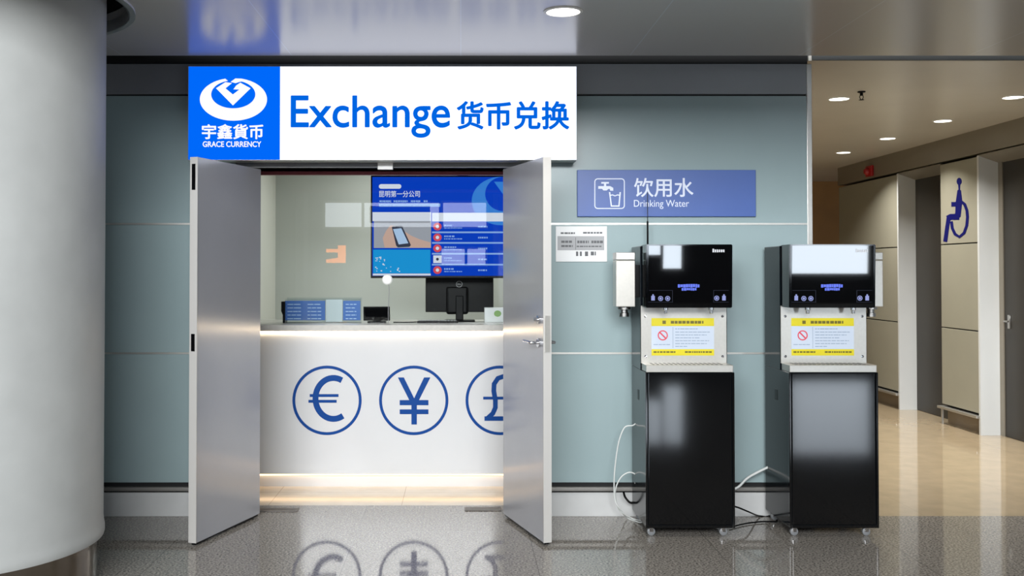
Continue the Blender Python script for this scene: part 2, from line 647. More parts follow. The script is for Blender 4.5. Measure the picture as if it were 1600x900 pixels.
for (a, b_) in ((-4.2, JL - .065), (JR + .065, XE - 0.02)):
    MB().box(a, b_, WY + 0.005, WY + 0.02, 0.155, 0.216).build('shadow_gap', M['black_gap'], wall)
    MB().box(a, b_, WY - 0.028, WY + 0.01, 0.166, 0.19, 0.003).build('bumper_rail', M['rail_steel'], wall)
    side = 'left' if a < 0 else 'right'
    struct(MB().box(a, b_, WY - 0.012, WY + 0.02, 0, 0.153, 0.002, 1).build('baseboard_' + side, M['skirting']), 'grey metal skirting of the front wall, %s of the booth doors' % side)

# door frame
fr = MB()
fr.box(JL - 0.06, JL, WY + 0.03, WB, 0, LINT)
fr.box(JR, JR + 0.06, WY + 0.03, WB, 0, LINT)
fr.box(JL - 0.06, JR + 0.06, WY - 0.01, WB, LINT, LINT + 0.06)
frame = struct(fr.build('trim_2', M['frame_metal']), 'grey metal frame of the booth doorway')
MB().box(JL, JR, WB - 0.06, WB - 0.005, LINT - 0.022, LINT).build('red_strip', M['red_strip'], frame)
X0, X1, Z0, Z1 = rect(590, 251, 614, 265, 6.57)
tag(MB().box(X0, X1, 6.565, 6.589, Z0, Z1 + 0.01, 0.004).build('door_catch', M['white_plastic']), 'small pale door catch on the frame under the lit sign', 'door catch')


# ------------------------------------------------------------------ the two open door leaves
def leaf(n, hinge, end, side, label):
    """hinge and end are plan points of the visible inner face; side = which way the thickness goes"""
    h, e = Vector(hinge), Vector(end)
    d = (e - h).normalized()
    nrm = Vector((-d.y, d.x)) * side * 0.045
    z0, z1 = 0.022, 2.24
    lf = MB().prism([(*p, z0) for p in (h, e, e + nrm, h + nrm)], (0, 0, z1 - z0)).build('door_%d' % n, M['door_metal'])
    struct(lf, label)
    ed = MB()
    e2 = e + d * 0.006
    k = nrm.normalized() * 0.002
    ed.prism([(*p, z0) for p in (e - k, e2 - k, e2 + nrm + k, e + nrm + k)], (0, 0, z1 - z0))
    ed.build('door_edge', M['door_edge'], lf)
    kick = MB().prism([(*p, 0.008) for p in (h + d * .01 + nrm * .2, e - d * .01 + nrm * .2, e - d * .01 + nrm * .8, h + d * .01 + nrm * .8)], (0, 0, 0.016))
    kick.build('bottom_seal', M['black_plastic'], lf)
    return lf, h, e2, d, nrm


lA = onY(308, 500, 5.862)
left_leaf, hL, eL, dL, nL = leaf(1, (DL, WY - 0.02), (lA.x, 5.862), -1, 'left booth door leaf, grey metal, swung open outward')
rA = onY(849, 500, 5.87)
right_leaf, hR, eR, dR, nR = leaf(2, (DR, WY - 0.02), (rA.x, 5.87), 1, 'right booth door leaf, grey metal with lever handle, swung open outward')


def on_leaf(h, d, nrm, s, off, z):
    p = h + d * s + nrm.normalized() * off
    return (p.x, p.y, z)


# flush bolts on the left edge
for z0, z1 in ((2.05, 2.20), (1.12, 1.22)):
    a = eL + nL * 0.25; c = eL + nL * 0.75
    MB().prism([(a.x, a.y, z0), (c.x, c.y, z0), (c.x, c.y, z1), (a.x, a.y, z1)], (*(dL * 0.003), 0)).build('flush_bolt', M['black_plastic'], left_leaf)
# right leaf: lock plate on the edge, rosettes and levers
a = eR + nR * 0.15; c = eR + nR * 0.85
MB().prism([(a.x, a.y, 1.115), (c.x, c.y, 1.115), (c.x, c.y, 1.325), (a.x, a.y, 1.325)], (*(dR * 0.003), 0)).build('lock_plate', M['bright_steel'], right_leaf)
Lr = (Vector((rA.x, 5.87)) - hR).length
inw = -nR.normalized()
for z, r in ((1.165, 0.026), (1.30, 0.024)):
    p = hR + dR * (Lr - 0.06)
    MB().tube([(p.x, p.y, z), (p.x + inw.x * 0.014, p.y + inw.y * 0.014, z)], r, 24, 1).build('rosette', M['chrome'], right_leaf, True)
lv = MB()
p = hR + dR * (Lr - 0.06)
q1 = p + inw * 0.055
q2 = q1 - dR * 0.03
q3 = q1 - dR * 0.125
lv.tube([(p.x, p.y, 1.165), (q1.x, q1.y, 1.165), (q2.x, q2.y, 1.166), (q3.x, q3.y, 1.168)], 0.009, 12, 4)
q4 = p + nR * 1.0 - inw * 0.045
lv.tube([(p.x + nR.x, p.y + nR.y, 1.165), (q4.x, q4.y, 1.165), (q4.x - dR.x * .1, q4.y - dR.y * .1, 1.166)], 0.009, 12, 1)
lv.build('door_handle', M['chrome'], right_leaf, True)
kb = MB()
p2 = p + inw * 0.014
kb.tube([(p2.x, p2.y, 1.30), (p2.x + inw.x * .02, p2.y + inw.y * .02, 1.30)], 0.011, 16, 1)
kb.build('thumb_turn', M['chrome'], right_leaf, True)

# floor spring covers by the hinges
for (xa, xb, y, lab) in ((404, 466, 797.5, 'flat metal floor hinge cover at the foot of the left door leaf'),
                         (726, 783, 796, 'flat metal floor hinge cover at the foot of the right door leaf')):
    g = onZ(xa, y, 0); g2 = onZ(xb, y, 0)
    tag(MB().box(g.x, g2.x, g.y - 0.045, g.y + 0.045, 0.0, 0.007, 0.003).build('floor_hinge_cover', M['hinge_steel']), lab, 'hinge cover', 'floor hinge covers')

# ------------------------------------------------------------------ column
prof = [(CR - 0.012, 0.27), (CR + 0.006, 0.262), (CR + 0.008, 0.25), (CR + 0.006, 0.285), (CR, 0.31), (CR, CZ + 0.34)]
prof = [(CR - 0.06, 0.245), (CR + 0.004, 0.245), (CR + 0.007, 0.255), (CR + 0.007, 0.28), (CR + 0.003, 0.30), (CR, 0.33), (CR, CZ + 0.34)]
column = MB().lathe(prof, (CC[0], CC[1], 0), seg=128).build('column', M['column_paint'], None, True)
struct(column, 'large round off-white painted column with a steel foot')
MB().lathe([(CR - 0.03, 0.0), (CR - 0.03, 0.246)], (CC[0], CC[1], 0), seg=128).build('column_base', M['foot_steel'], column, True)

# ------------------------------------------------------------------ exchange booth
bw = MB().box(-1.9, XE - 0.08, 9.5, 9.6, 0, 2.75).build('wall_back', M['booth_wall'])
struct(bw, 'pale grey green back wall of the booth')
struct(MB().box(-1.83, -1.73, WB, 9.5, 0, 2.75).build('wall_left', M['booth_white']), 'white side wall of the booth')
struct(MB().box(XE - 0.1, XE, WB, 15.6, 0, KZ).build('wall_side', M['booth_white']), 'wall between the booth and the restroom corridor')
struct(MB().box(-1.9, XE - 0.1, WB, 9.6, 2.7, 2.8).build('booth_ceiling', M['booth_white']), 'white ceiling of the booth')

CY = 7.46
ct = thing('service_counter', 'white lit currency exchange counter with three blue symbols', 'counter', (0.2, 7.8, 0))
MB().box(-1.72, XE - 0.11, CY, CY + 0.05, 0.1, 1.13, 0.002, 1).build('front_panel', M['counter_white'], ct)
MB().box(-1.72, XE - 0.11, CY - 0.04, CY + 0.8, 1.145, 1.19, 0.004).build('worktop', M['counter_top'], ct)
MB().box(-1.72, XE - 0.11, CY - 0.012, CY + 0.02, 1.13, 1.145).build('led_strip', M['strip_warm'], ct)
MB().box(-1.72, XE - 0.11, CY + 0.05, CY + 0.7, 0.0, 1.145).build('body', M['counter_white'], ct)
MB().box(-1.72, XE - 0.11, CY + 0.02, CY + 0.05, 0.085, 0.1).build('plinth_led_strip', M['strip_low'], ct)
for nm, ch, (cx, cy), tb in (('euro_symbol', '€', (511, 625.5), (481, 587, 535, 665)),
                             ('yen_symbol', '¥', (646.5, 625.5), (622, 590, 672, 663)),
                             ('pound_symbol', '£', (781.5, 625.5), (756, 585, 809, 664))):
    c = onY(cx, cy, CY)
    r = 54 / F * CY
    bm_ = bmesh.new()
    a = MB().annulus(c.x, c.z, r - 0.021, r, CY - 0.002, 0.002)
    strokes = {
        '€': [([(521 + 28 * cos(radians(t)), 622.5 - 32 * sin(radians(t))) for t in range(62, 304, 8)], 9.2),
              ([(484, 618), (529, 618)], 4.4), ([(482, 627), (526, 627)], 4.4)],
        '£': [([(803, 597), (796, 590), (787, 588), (778, 591), (772, 600), (771.5, 611), (774, 625), (774, 637), (770, 646), (762, 653.5)], 7.5),
              ([(757, 654), (806, 654)], 7.0), ([(755, 622), (792, 622)], 4.4)]}.get(ch)
    if strokes:
        for i, (pl, wd) in enumerate(strokes):
            e = 0.002 + 0.0002 * i
            a.prism([(onY(x, y, CY).x, CY - e, onY(x, y, CY).z) for x, y in stroke(pl, wd)], (0, e - 0.0002, 0))
    else:
        me = text_mesh(ch, *rect(*tb, CY), CY - 0.001, 0.002, 0.003)
        a.bm.from_mesh(me)
    a.build(nm, M['symbol_blue'], ct)

gs = MB().box(-1.72, XE - 0.11, 7.6, 7.61, 1.19, 2.7).build('glass_screen', M['clear'])
tag(gs, 'clear glass screen standing along the exchange counter', 'glass screen')
c = onY(605, 437, 7.585)
mic = thing('talk_through_disc', 'round white talk-through disc stuck on the counter glass', 'intercom', (c.x, 7.6, c.z))
MB().lathe([(0.0, -0.022), (0.03, -0.02), (0.038, -0.012), (0.038, 0.0)], (c.x, 7.6, c.z), 'Y', 32).build('disc', M['white_plastic'], mic, True)
MB().tube([(c.x + .012, 7.59, c.z - .03), (c.x + .014, 7.592, c.z - .1), (c.x + .008, 7.592, c.z - .22), (c.x + .01, 7.57, 1.195)], 0.0025, 8).build('cable', M['grey_plastic'], mic, True)

# wall-hung rate display
TY = 7.78
dsp = thing('rate_display', 'large lit blue exchange rate display hanging behind the counter glass', 'display', (0, TY, 1.54))
X0, X1, Z0, Z1 = rect(580, 275, 862, 433, TY)
MB().box(X0 - .004, X1 + .004, TY, TY + 0.05, Z0 - .008, Z1 + .004, 0.004).build('housing', M['black_plastic'], dsp)
MB().box(X0 + .5, X0 + .9, TY + .05, TY + .09, Z0 + .2, Z1 - .2).box(X0 + .66, X0 + .74, TY + .055, TY + .1, Z1 - .25, 2.698).build('hanger', M['black_plastic'], dsp)


def SR(x0, y0, x1, y1, dy):
    return rect(x0, y0, x1, y1, TY - dy)


def sbox(mb, x0, y0, x1, y1, dy):
    a = SR(x0, y0, x1, y1, dy)
    return mb.box(a[0], a[1], TY - dy, TY - dy + 0.001, a[2], a[3])


scr = sbox(MB(), 581.5, 276.5, 860, 431, 0.002).build('screen', M['scr_blue'], dsp)
# pale crescent of the emblem, top right
cr = MB()
O, I = [], []
for k in range(41):
    a = 2 * pi * k / 40
    p = onY(784 + 47 * cos(a), 314 - 38 * sin(a), TY - 0.003); O.append((p.x, TY - 0.003, p.z))
    p = onY(787 + 29 * cos(a), 303 - 27 * sin(a), TY - 0.003); I.append((p.x, TY - 0.003, p.z))
cr.ring(O[:-1], I[:-1], (0, 0.0008, 0))
cr.prism([(onY(x, y, TY - .004).x, TY - .004, onY(x, y, TY - .004).z) for x, y in ((772, 284), (812, 284), (792, 312))][::-1], (0, .001, 0))
cr.build('emblem', M['scr_light'], scr)
pill = MB()
pp = []
for cx_, s0 in ((623.5, -1), (595.5, 1)):
    for k in range(9):
        a = (-pi / 2 + pi * k / 8) if s0 < 0 else (pi / 2 + pi * k / 8)
        pt = onY(cx_ + 3.6 * cos(a), 291.3 - 3.6 * sin(a), TY - .004)
        pp.append((pt.x, TY - .004, pt.z))
pill.prism(pp, (0, .001, 0)).build('caption_pill', M['scr_white'], scr)
text('branch_name', '昆明第一分公司', SR(592.5, 298, 656, 308, .004), TY - .004, M['scr_white'], scr, 0.001, 0.01)
rn = random.Random(2)
tx = MB()
for xa, xb in ((593, 611), (615, 637), (642, 658), (662, 668)):
    a = SR(xa, 313, xb, 316, .004)
    bars(tx, a[0], a[1], a[2], a[3] - a[2], TY - .004, .001, rn, .01, .003)
a = SR(592, 318, 688, 323, .004)
tx.box(a[0], a[1], TY - .004, TY - .003, a[2], a[3])
tx.build('caption_print', M['scr_text'], scr)
sbox(MB(), 582, 331.5, 673.5, 345.5, .0035).build('banner', M['scr_white'], scr)
ph = sbox(MB(), 584, 345.5, 673.5, 387.5, .004).build('advert_photo', M['scr_grey'], scr)
pm = lambda pts, dy: [(onY(x, y, TY - dy).x, TY - dy, onY(x, y, TY - dy).z) for x, y in pts]
# hand holding a phone, in the advert
MB().prism(pm([(601, 387), (598, 372), (603, 361), (610, 352), (616, 353), (619, 368), (620, 387)], .005), (0, .0008, 0)).build('hand_picture', M['scr_skin'], scr)
MB().prism(pm([(633, 362), (642, 368), (656, 374), (673, 379), (673, 387), (640, 387), (634, 374)], .005), (0, .0008, 0)).build('hand_picture', M['scr_skin'], scr)
pho = MB()
pho.prism(pm([(612, 354), (628, 352.5), (642, 383), (640, 385.5), (622, 386.5), (619, 384)], .0058), (0, .0006, 0)).build('phone_picture', M['scr_dark'], scr)
MB().prism(pm([(614, 358), (627, 356.5), (638, 380), (623, 382)], .0064), (0, .0004, 0)).build('phone_screen_picture', M['scr_phone'], scr)
sbox(MB(), 583, 390, 672.5, 427, .004).build('advert_panel', M['scr_cyan'], scr)
spk = MB()
for k in range(26):
    x = 586 + rn.random() ** 1.6 * 40; y = 425 - rn.random() * (26 - (x - 586) * .45); e = rn.uniform(.8, 1.7)
    sbox(spk, x, y - e, x + e * 1.4, y, .005)
spk.build('sparkle_pattern', M['scr_white'], scr)
sbox(MB(), 582.5, 427.5, 673, 430.5, .004).build('footer', M['scr_white'], scr)
# table of rates
sbox(MB(), 675, 332.5, 860, 346, .004).build('table_header', M['scr_white'], scr)
for y in (363, 379.5, 396.5, 413.5):
    sbox(MB(), 675, y - 1.3, 860, y + 1.3, .004).build('table_rule', M['scr_text'], scr)
for i, y in enumerate((354, 371, 388, 405, 422)):
    p = onY(683.5, y, TY - .005)
    if i != 3:
        MB().disc(p.x, p.z, .032, .03, TY - .005, .001, 24).build('flag_icon', M['scr_red'], scr)
        MB().disc(p.x, p.z, .013, .013, TY - .006, .001, 16).build('flag_mark', M['scr_white'], scr)
    else:
        a = SR(677, 399, 690, 411, .005)
        MB().box(a[0], a[1], TY - .005, TY - .004, a[2], a[3]).build('flag_icon', M['scr_white'], scr)
        MB().disc(p.x, p.z, .011, .011, TY - .006, .001, 16).build('flag_mark', M['scr_dark'], scr)
    tt = MB()
    tt = tt if i == 3 else MB()
    a = SR(694, y - 3, 706 + 4 * (i % 3), y - .5, .005); bars(tt, a[0], a[1], a[2], a[3] - a[2], TY - .005, .001, rn)
    a = SR(694, y + 1.5, 722, y + 3, .005); bars(tt, a[0], a[1], a[2], a[3] - a[2], TY - .005, .001, rn)
    a = SR(747, y - 1, 762, y + 1.5, .005); bars(tt, a[0], a[1], a[2], a[3] - a[2], TY - .005, .001, rn)
    tt.build('rate_print', M['scr_text'], scr)

# desk things: TOP is the worktop height
TOP = 1.19
X0, X1, Z0, Z1 = rect(665, 428, 771, 490, 8.0)
xm = (X0 + X1) / 2
mon = thing('monitor', 'black desktop monitor seen from behind on the counter', 'monitor', (xm, 8.02, TOP))
MB().box(X0, X1, 7.985, 8.02, Z0 + .012, Z1 + .03, .006).build('shell', M['black_plastic'], mon)
hb = onY(717, 462, 7.95)
MB().box(hb.x - .1, hb.x + .075, 7.945, 7.99, Z0 - .004, hb.z + .07, .02, 3).build('rear_hump', M['black_plastic'], mon)
MB().box(xm - .03, xm + .03, 7.93, 7.955, TOP + .01, hb.z, .006).build('neck', M['black_plastic'], mon)
MB().box(xm - .12, xm + .12, 7.87, 8.08, TOP, TOP + .012, .005).build('foot', M['black_plastic'], mon)
lg = onY(717.5, 444, 7.944)
le = MB().annulus(lg.x, lg.z, .021, .025, 7.942, .003, 40)
me = text_mesh('DELL', lg.x - .015, lg.x + .015, lg.z - .006, lg.z + .006, 7.943, .002, .02)
le.bm.from_mesh(me)
le.build('maker_emblem', M['grey_plastic'], mon)

kx0, kx1, _, _ = rect(652, 500, 716, 508, 7.74)
kb = thing('keyboard', 'black keyboard lying on the counter before the monitor', 'keyboard', ((kx0 + kx1) / 2, 7.74, TOP))
MB().box(kx0, kx1, 7.68, 7.8, TOP, TOP + .016, .005).build('tray', M['black_plastic'], kb)
km = MB()
for r in range(4):
    for c_ in range(12):
        xx = kx0 + .012 + c_ * (kx1 - kx0 - .02) / 12
        km.box(xx, xx + .016, 7.69 + r * .026, 7.69 + r * .026 + .02, TOP + .016, TOP + .021)
km.build('keys', M['grey_plastic'], kb)
tag(MB().tube([(kx0 - .18, 7.72, TOP + .005), (kx0 - .1, 7.7, TOP + .005), (kx0 - .04, 7.73, TOP + .005), (kx0 - .006, 7.75, TOP + .006)], .004, 8).build('keyboard_cable', M['black_plastic'], None, True),
    'thin black cable lying on the counter left of the keyboard', 'cable')

X0, X1, Z0, Z1 = rect(568, 479, 609, 501, 7.72)
bx = thing('rate_terminal', 'small black box display on a foot on the counter', 'terminal', ((X0 + X1) / 2, 7.75, TOP))
MB().prism([(X0, 7.72, Z0), (X0, 7.705, Z1), (X0, 7.73, Z1), (X0, 7.78, Z0)], (X1 - X0, 0, 0)).build('case', M['black_plastic'], bx)
MB().box(X0 + .012, X1 - .012, 7.703, 7.712, Z0 + .03, Z1 - .012).build('display_window', M['black_gloss'], bx)
MB().box(X0 + .03, X1 - .03, 7.71, 7.8, TOP, TOP + .012, .004).box((X0 + X1) / 2 - .03, (X0 + X1) / 2 + .03, 7.735, 7.765, TOP + .01, Z0 + .02).build('foot', M['black_plastic'], bx)

X0, X1, Z0, Z1 = rect(440, 467, 564, 505, 7.72)
lh = thing('leaflet_holder', 'clear acrylic holder of blue leaflets standing on the counter', 'leaflet holder', ((X0 + X1) / 2, 7.74, TOP))
MB().box(X0 + .03, X1, 7.71, 7.714, TOP, Z1, .001, 1).box(X0 + .03, X1, 7.714, 7.80, TOP, TOP + .004).box(X0 + .03, X1, 7.796, 7.80, TOP, Z1 + .01).build('tray', M['acrylic'], lh)
MB().prism([(X0, 7.70, Z1 - .02), (X0 + .028, 7.70, Z1 - .02), (X0 + .028, 7.70, TOP), (X0 + .012, 7.70, TOP), (X0 + .012, 7.70, TOP + .06), (X0, 7.70, TOP + .09)], (0, .11, 0)).build('end_bracket', M['black_plastic'], lh)
xs = X0 + .03
for xa, xb in ((445, 508), (536, 563)):
    a = rect(xa, 470, xb, 500, 7.72)
    lf = MB().box(a[0], a[1], 7.72, 7.726, TOP + .02, a[3], .001, 1).build('leaflet', M['blue_print'], lh)
    pr = MB()
    for kx in range(2 if xb - xa > 40 else 1):
        w_ = (a[1] - a[0]) / (2 if xb - xa > 40 else 1)
        for kz in range(5):
            bars(pr, a[0] + kx * w_ + .02, a[0] + (kx + 1) * w_ - .03, a[3] - .03 - kz * .027, .006, 7.7185, .0015, rn, .03, .006)
    pr.build('leaflet_print', M['pale_print'], lf)
a = rect(509, 468, 535, 503, 7.72)
MB().box(a[0], a[1], 7.722, 7.727, TOP + .01, a[3]).build('sheet', M['paper'], lh)  # white strip painting the pale reflection in the clear part of the holder

X0, X1, Z0, Z1 = rect(757, 481, 812, 506, 7.8)
tb = thing('tissue_box', 'white box with a green mark at the end of the counter', 'box', ((X0 + X1) / 2, 7.86, TOP))
MB().box(X0, X1, 7.8, 7.92, TOP, Z1, .004).build('carton', M['paper'], tb)
a = rect(772, 484, 783, 496, 7.8)
MB().disc((a[0] + a[1]) / 2, (a[2] + a[3]) / 2, .028, .024, 7.7985, .0015, 24).build('green_mark', M['green_print'], tb)
tag(MB().box(-0.5, 0.9, 8.35, 9.05, 2.675, 2.698).build('booth_light_panel', glow('booth_panel_glow', (255, 250, 240), 1.2)), 'flat light panel on the booth ceiling', 'ceiling light')

# ------------------------------------------------------------------ lit sign over the doors
SY = 6.42
X0, X1, Z0, Z1 = rect(293, 103, 901.5, 250.5, SY)
sg = thing('lightbox_sign', 'long backlit blue and white currency exchange sign over the doors', 'sign', ((X0 + X1) / 2, SY + .08, Z0))
MB().box(X0, X1, SY + .004, 6.575, Z0, Z1, .003).build('cabinet', M['aluminium'], sg)
xb = onY(437.5, 180, SY).x
MB().box(xb, X1 - .004, SY, SY + .004, Z0 + .004, Z1 - .004).build('white_face', M['sign_face_white'], sg)
bf = MB().box(X0 + .004, xb, SY, SY + .004, Z0 + .004, Z1 - .004).build('blue_face', M['sign_face_blue'], sg)
join_text('lettering', [('Exchange', rect(455, 150, 702.5, 214.5, SY), 0.012), ('货币兑换', rect(714.5, 159, 888.5, 201.5, SY), 0.024)], SY - .001, M['sign_letter_blue'], sg)
lgm = MB()
n = 60
O, I = [], []
# wide open ring, its gap near the top
for k in range(n + 1):
    a = radians(104) + radians(334) * k / n
    p = onY(364.8 + 52.5 * cos(a), 155.3 - 33.3 * sin(a), SY)
    O.append((p.x, SY - .002, p.z))
    p = onY(364.5 + 34.5 * cos(a), 147.5 - 21.8 * sin(a) , SY)
    I.append((p.x, SY - .002, p.z))
lgm.ring(O, I, (0, .002, 0), closed=False)
cp = lambda x, y: onY(280 + x / 5, 90 + y / 5, SY)
V = [(288, 240), (362, 192), (412, 200), (362, 240), (420, 288), (470, 250), (424, 248), (446, 218), (478, 196), (558, 240), (420, 374)]
lgm.prism([(cp(x, y).x, SY - .0022, cp(x, y).z) for x, y in V], (0, .0022, 0))
H = [(402, 190), (440, 163), (490, 165), (530, 178), (500, 185), (470, 190), (440, 200)]
lgm.prism([(cp(x, y).x, SY - .0021, cp(x, y).z) for x, y in H], (0, .002, 0))
lgm.build('emblem', M['sign_logo_white'], bf)
join_text('company_name', [('宇鑫貨币', rect(316, 194.5, 411, 217, SY), 0.022), ('GRACE CURRENCY', rect(317, 221, 408, 229.5, SY), 0.02)], SY - .001, M['sign_logo_white'], bf)

# ------------------------------------------------------------------ drinking water sign and notice
DY = WY - 0.02
X0, X1, Z0, Z1 = rect(902, 265.5, 1181, 338.5, DY)
ws = thing('drinking_water_sign', 'blue drinking water wall sign with tap and glass pictogram', 'sign', ((X0 + X1) / 2, DY, Z0))
MB().box(X0, X1, DY, WY - .0005, Z0, Z1, .003).build('plate', M['sign_blue'], ws)
join_text('lettering', [('饮用水', rect(991, 278.5, 1083, 307.5, DY), 0.012), ('Drinking Water', rect(990.5, 312.5, 1076.5, 326.5, DY), 0.0)], DY - .001, M['sign_white'], ws)
pg = MB()
wp = lambda x, y: onY(860 + x / 4.706, 250 + y / 4.706, DY)
ro, ri = [], []
for (cx_, cy_, a0) in ((522, 160, 0), (348, 160, 90), (348, 335, 180), (522, 335, 270)):
    for k in range(7):
        a = radians(a0 + 90 * k / 6)
        p = wp(cx_ + 25 * cos(a), cy_ - 25 * sin(a)); ro.append((p.x, DY - .0015, p.z))
        p = wp(cx_ + 18 * cos(a), cy_ - 18 * sin(a)); ri.append((p.x, DY - .0015, p.z))
pg.ring(ro, ri, (0, .0015, 0))


def wpoly(pts, e=0.0):
    pg.prism([(wp(x, y).x, DY - .0015 - e, wp(x, y).z) for x, y in pts], (0, .0015 + e, 0))


wpoly([(374, 162), (430, 162), (430, 174), (374, 174)])
wpoly([(394, 174), (410, 174), (410, 192), (394, 192)], .0001)
wpoly([(352, 192), (440, 192), (462, 205), (462, 226), (440, 226), (436, 212), (424, 214), (414, 224), (390, 224), (380, 212), (352, 212)], .0002)
wpoly([(430, 236), (440, 236), (452, 334), (500, 334), (508, 236), (518, 236), (508, 343), (444, 343)], .0003)
wpoly([(437, 258), (455, 252), (475, 260), (495, 252), (511, 258), (511, 265), (495, 260), (475, 268), (455, 260), (437, 266)], .0004)
pg.build('pictogram', M['sign_white'], ws)

X0, X1, Z0, Z1 = rect(868.5, 353.5, 948.5, 409, WY - .006)
nt_ = thing('wall_notice', 'small grey and white printed notice on the wall beside the right door leaf', 'notice', ((X0 + X1) / 2, WY - .005, Z0))
NY = WY - .006
MB().box(X0, X1, NY, WY - .0005, Z0, Z1, .001, 1).build('sheet', M['paper'], nt_)
a = rect(871, 369, 944, 391, NY); MB().box(a[0], a[1], NY - .001, NY, a[2], a[3]).build('grey_field', M['paper_grey'], nt_)
pr = MB()
for (xa, ya, xb_, yb) in ((876, 363, 899, 365.5), (911, 362.5, 941, 365), (877, 376, 895, 379.5), (877, 383, 895, 386), (902, 376, 920, 380), (924, 376, 942, 380), (901, 384, 941, 386), (900, 393, 904, 400), (906, 393, 909, 400), (914, 393, 920, 400), (923, 393, 931, 399)):
    a = rect(xa, ya, xb_, yb, NY)
    bars(pr, a[0], a[1], a[2], a[3] - a[2], NY - .002, .002, rn, .014, .004)
a = rect(899.2, 371, 899.8, 390, NY); pr.box(a[0], a[1], NY - .002, NY, a[2], a[3])
pr.build('print', M['ink'], nt_)

# ------------------------------------------------------------------ water dispensers
AX0, AX1, YF, YB = 1.099, 1.63, 6.07, 6.55
DX = Vector((0.855, 0, 0))
xc = (AX0 + AX1) / 2


def make_dispenser():
    d = thing('water_dispenser', '', 'water dispenser', (xc, (YF + YB) / 2, 0))
    cb = MB().box(AX0, AX1, YF + .012, YB, .055, .978, .004).build('cabinet', M['navy_side'], d)
    MB().box(AX0 + .0, AX0 + .014, YF, YF + .02, .055, .978, .003).box(AX1 - .014, AX1, YF, YF + .02, .055, .978, .003).box(AX0 + .014, AX1 - .014, YF + .001, YF + .02, .055, .072, .002).build('door_frame', M['black_metal'], cb)
    MB().box(AX0 + .018, AX1 - .018, YF + .003, YF + .02, .075, .972, .003).build('cabinet_door', M['black_metal'], d)
    MB().box(AX0 - .0015, AX0 + .004, 6.29, 6.345, .785, .85, .001, 1).build('side_grip', M['black_plastic'], cb)
    MB().box(AX0, AX1, YF + .165, YB, .978, 1.736, .004).build('rear_housing', M['navy_side'], d)
    # upper head: gloss front leaning slightly outward at the top
    hd = MB().prism([(AX0 + .008, YF + .014, 1.362), (AX0 + .008, YF + .001, 1.741), (AX0 + .008, YF + .17, 1.741), (AX0 + .008, YF + .17, 1.362)], (AX1 - AX0 - .016, 0, 0))
    es = list(hd.bm.edges)
    bmesh.ops.bevel(hd.bm, geom=es, offset=.004, segments=2, affect='EDGES')
    head = hd.build('head', M['black_metal'], d)
    lean = lambda z: YF + .014 - .013 * (z - 1.362) / .379
    pn = MB().prism([(AX0 + .022, lean(1.372) - .003, 1.372), (AX0 + .022, lean(1.733) - .003, 1.733), (AX0 + .022, lean(1.733) + .002, 1.733), (AX0 + .022, lean(1.372) + .002, 1.372)], (AX1 - AX0 - .044, 0, 0)).build('control_panel', M['black_gloss'], head)
    HP = lambda x, y: onY(940 + x / 6.154, 360 + y / 6.154, YF)

    def hbox(mb, xa, ya, xb_, yb, e=.0045):
        p, q_ = HP(xa, yb), HP(xb_, ya)
        zz = (p.z + q_.z) / 2
        mb.prism([(p.x, lean(p.z) - e, p.z), (q_.x, lean(p.z) - e, p.z), (q_.x, lean(q_.z) - e, q_.z), (p.x, lean(q_.z) - e, q_.z)], (0, .0015, 0))

    r2 = random.Random(5)
    t1 = MB()
    x = 735
    while x < 945:
        wd = r2.uniform(14, 26)
        hbox(t1, x, 517 + r2.uniform(-2, 3), min(950, x + wd), 549 + r2.uniform(-4, 2)); x += wd + r2.uniform(2, 4)
    x = 772
    while x < 905:
        wd = r2.uniform(14, 26)
        hbox(t1, x, 554, min(914, x + wd), 578 + r2.uniform(-4, 2)); x += wd + r2.uniform(2, 5)
    t1.build('display_text', M['icon_blue'], head)
    for x, y, r in ((570, 655, 24), (638, 655, 24), (1110, 652, 24)):
        p = HP(x, y)
        rr = r / 6.154 / F * YF
        ic = MB()
        ic.annulus(p.x, p.z, rr * .72, rr, lean(p.z) - .0045, .0015, 28)
        ic.disc(p.x, p.z, rr * .45, rr * .5, lean(p.z) - .0045, .0015, 20)
        ic.build('touch_icon', M['icon'], head)
    for x in (497, 1180):
        ic = MB()
        hbox(ic, x - 7, 615, x + 7, 630); hbox(ic, x - 17, 630, x + 17, 674)
        ic.build('touch_icon', M['icon'], head)
    for sides in (((460, 575, 684, 579), (450, 688, 690, 692), (682, 575, 686, 690)), ((1080, 575, 1225, 579), (1080, 688, 1225, 692), (1078, 575, 1082, 690))):
        br = MB()
        for side in sides:
            hbox(br, *side)
        br.build('icon_frame', M['icon_dim'], head)
    bp = MB()
    x = 1066
    while x < 1185:
        hbox(bp, x, 176 if x < 1080 else 184, x + 14, 210); x += 20
    bp.build('maker_print', M['brand'], head)
    for x in (1040, 1111):
        p = onY(x, 480, YF + .06)
        MB().lathe([(.017, 0), (.017, -.014), (.012, -.018), (.011, -.036), (.008, -.037)], (p.x, YF + .06, 1.362), 'Z', 20).build('nozzle', M['chrome'], head, True)
    # recess: steel back plate with screws and a printed label
    BY = YF + .16
    bs = MB().box(AX0 + .002, AX1 - .004, BY, BY + .006, 1.018, 1.37, .002, 1).build('back_plate', M['bright_steel'], d)
    for x in (AX0 + .03, AX1 - .03):
        for z in (1.06, 1.305):
            MB().lathe([(.0, -.004), (.008, -.003), (.009, 0)], (x, BY, z), 'Y', 16).build('screw', M['chrome'], bs, True)
    X0, X1, Z0, Z1 = rect(1018, 497, 1115.5, 555.5, BY)
    lb = MB().box(X0, X1, BY - .0012, BY, Z0, Z1).build('warning_label', M['label_white'], bs)
    tg = lambda o: o
    za = onY(0, 509.5, BY).z; zb = onY(0, 545.5, BY).z
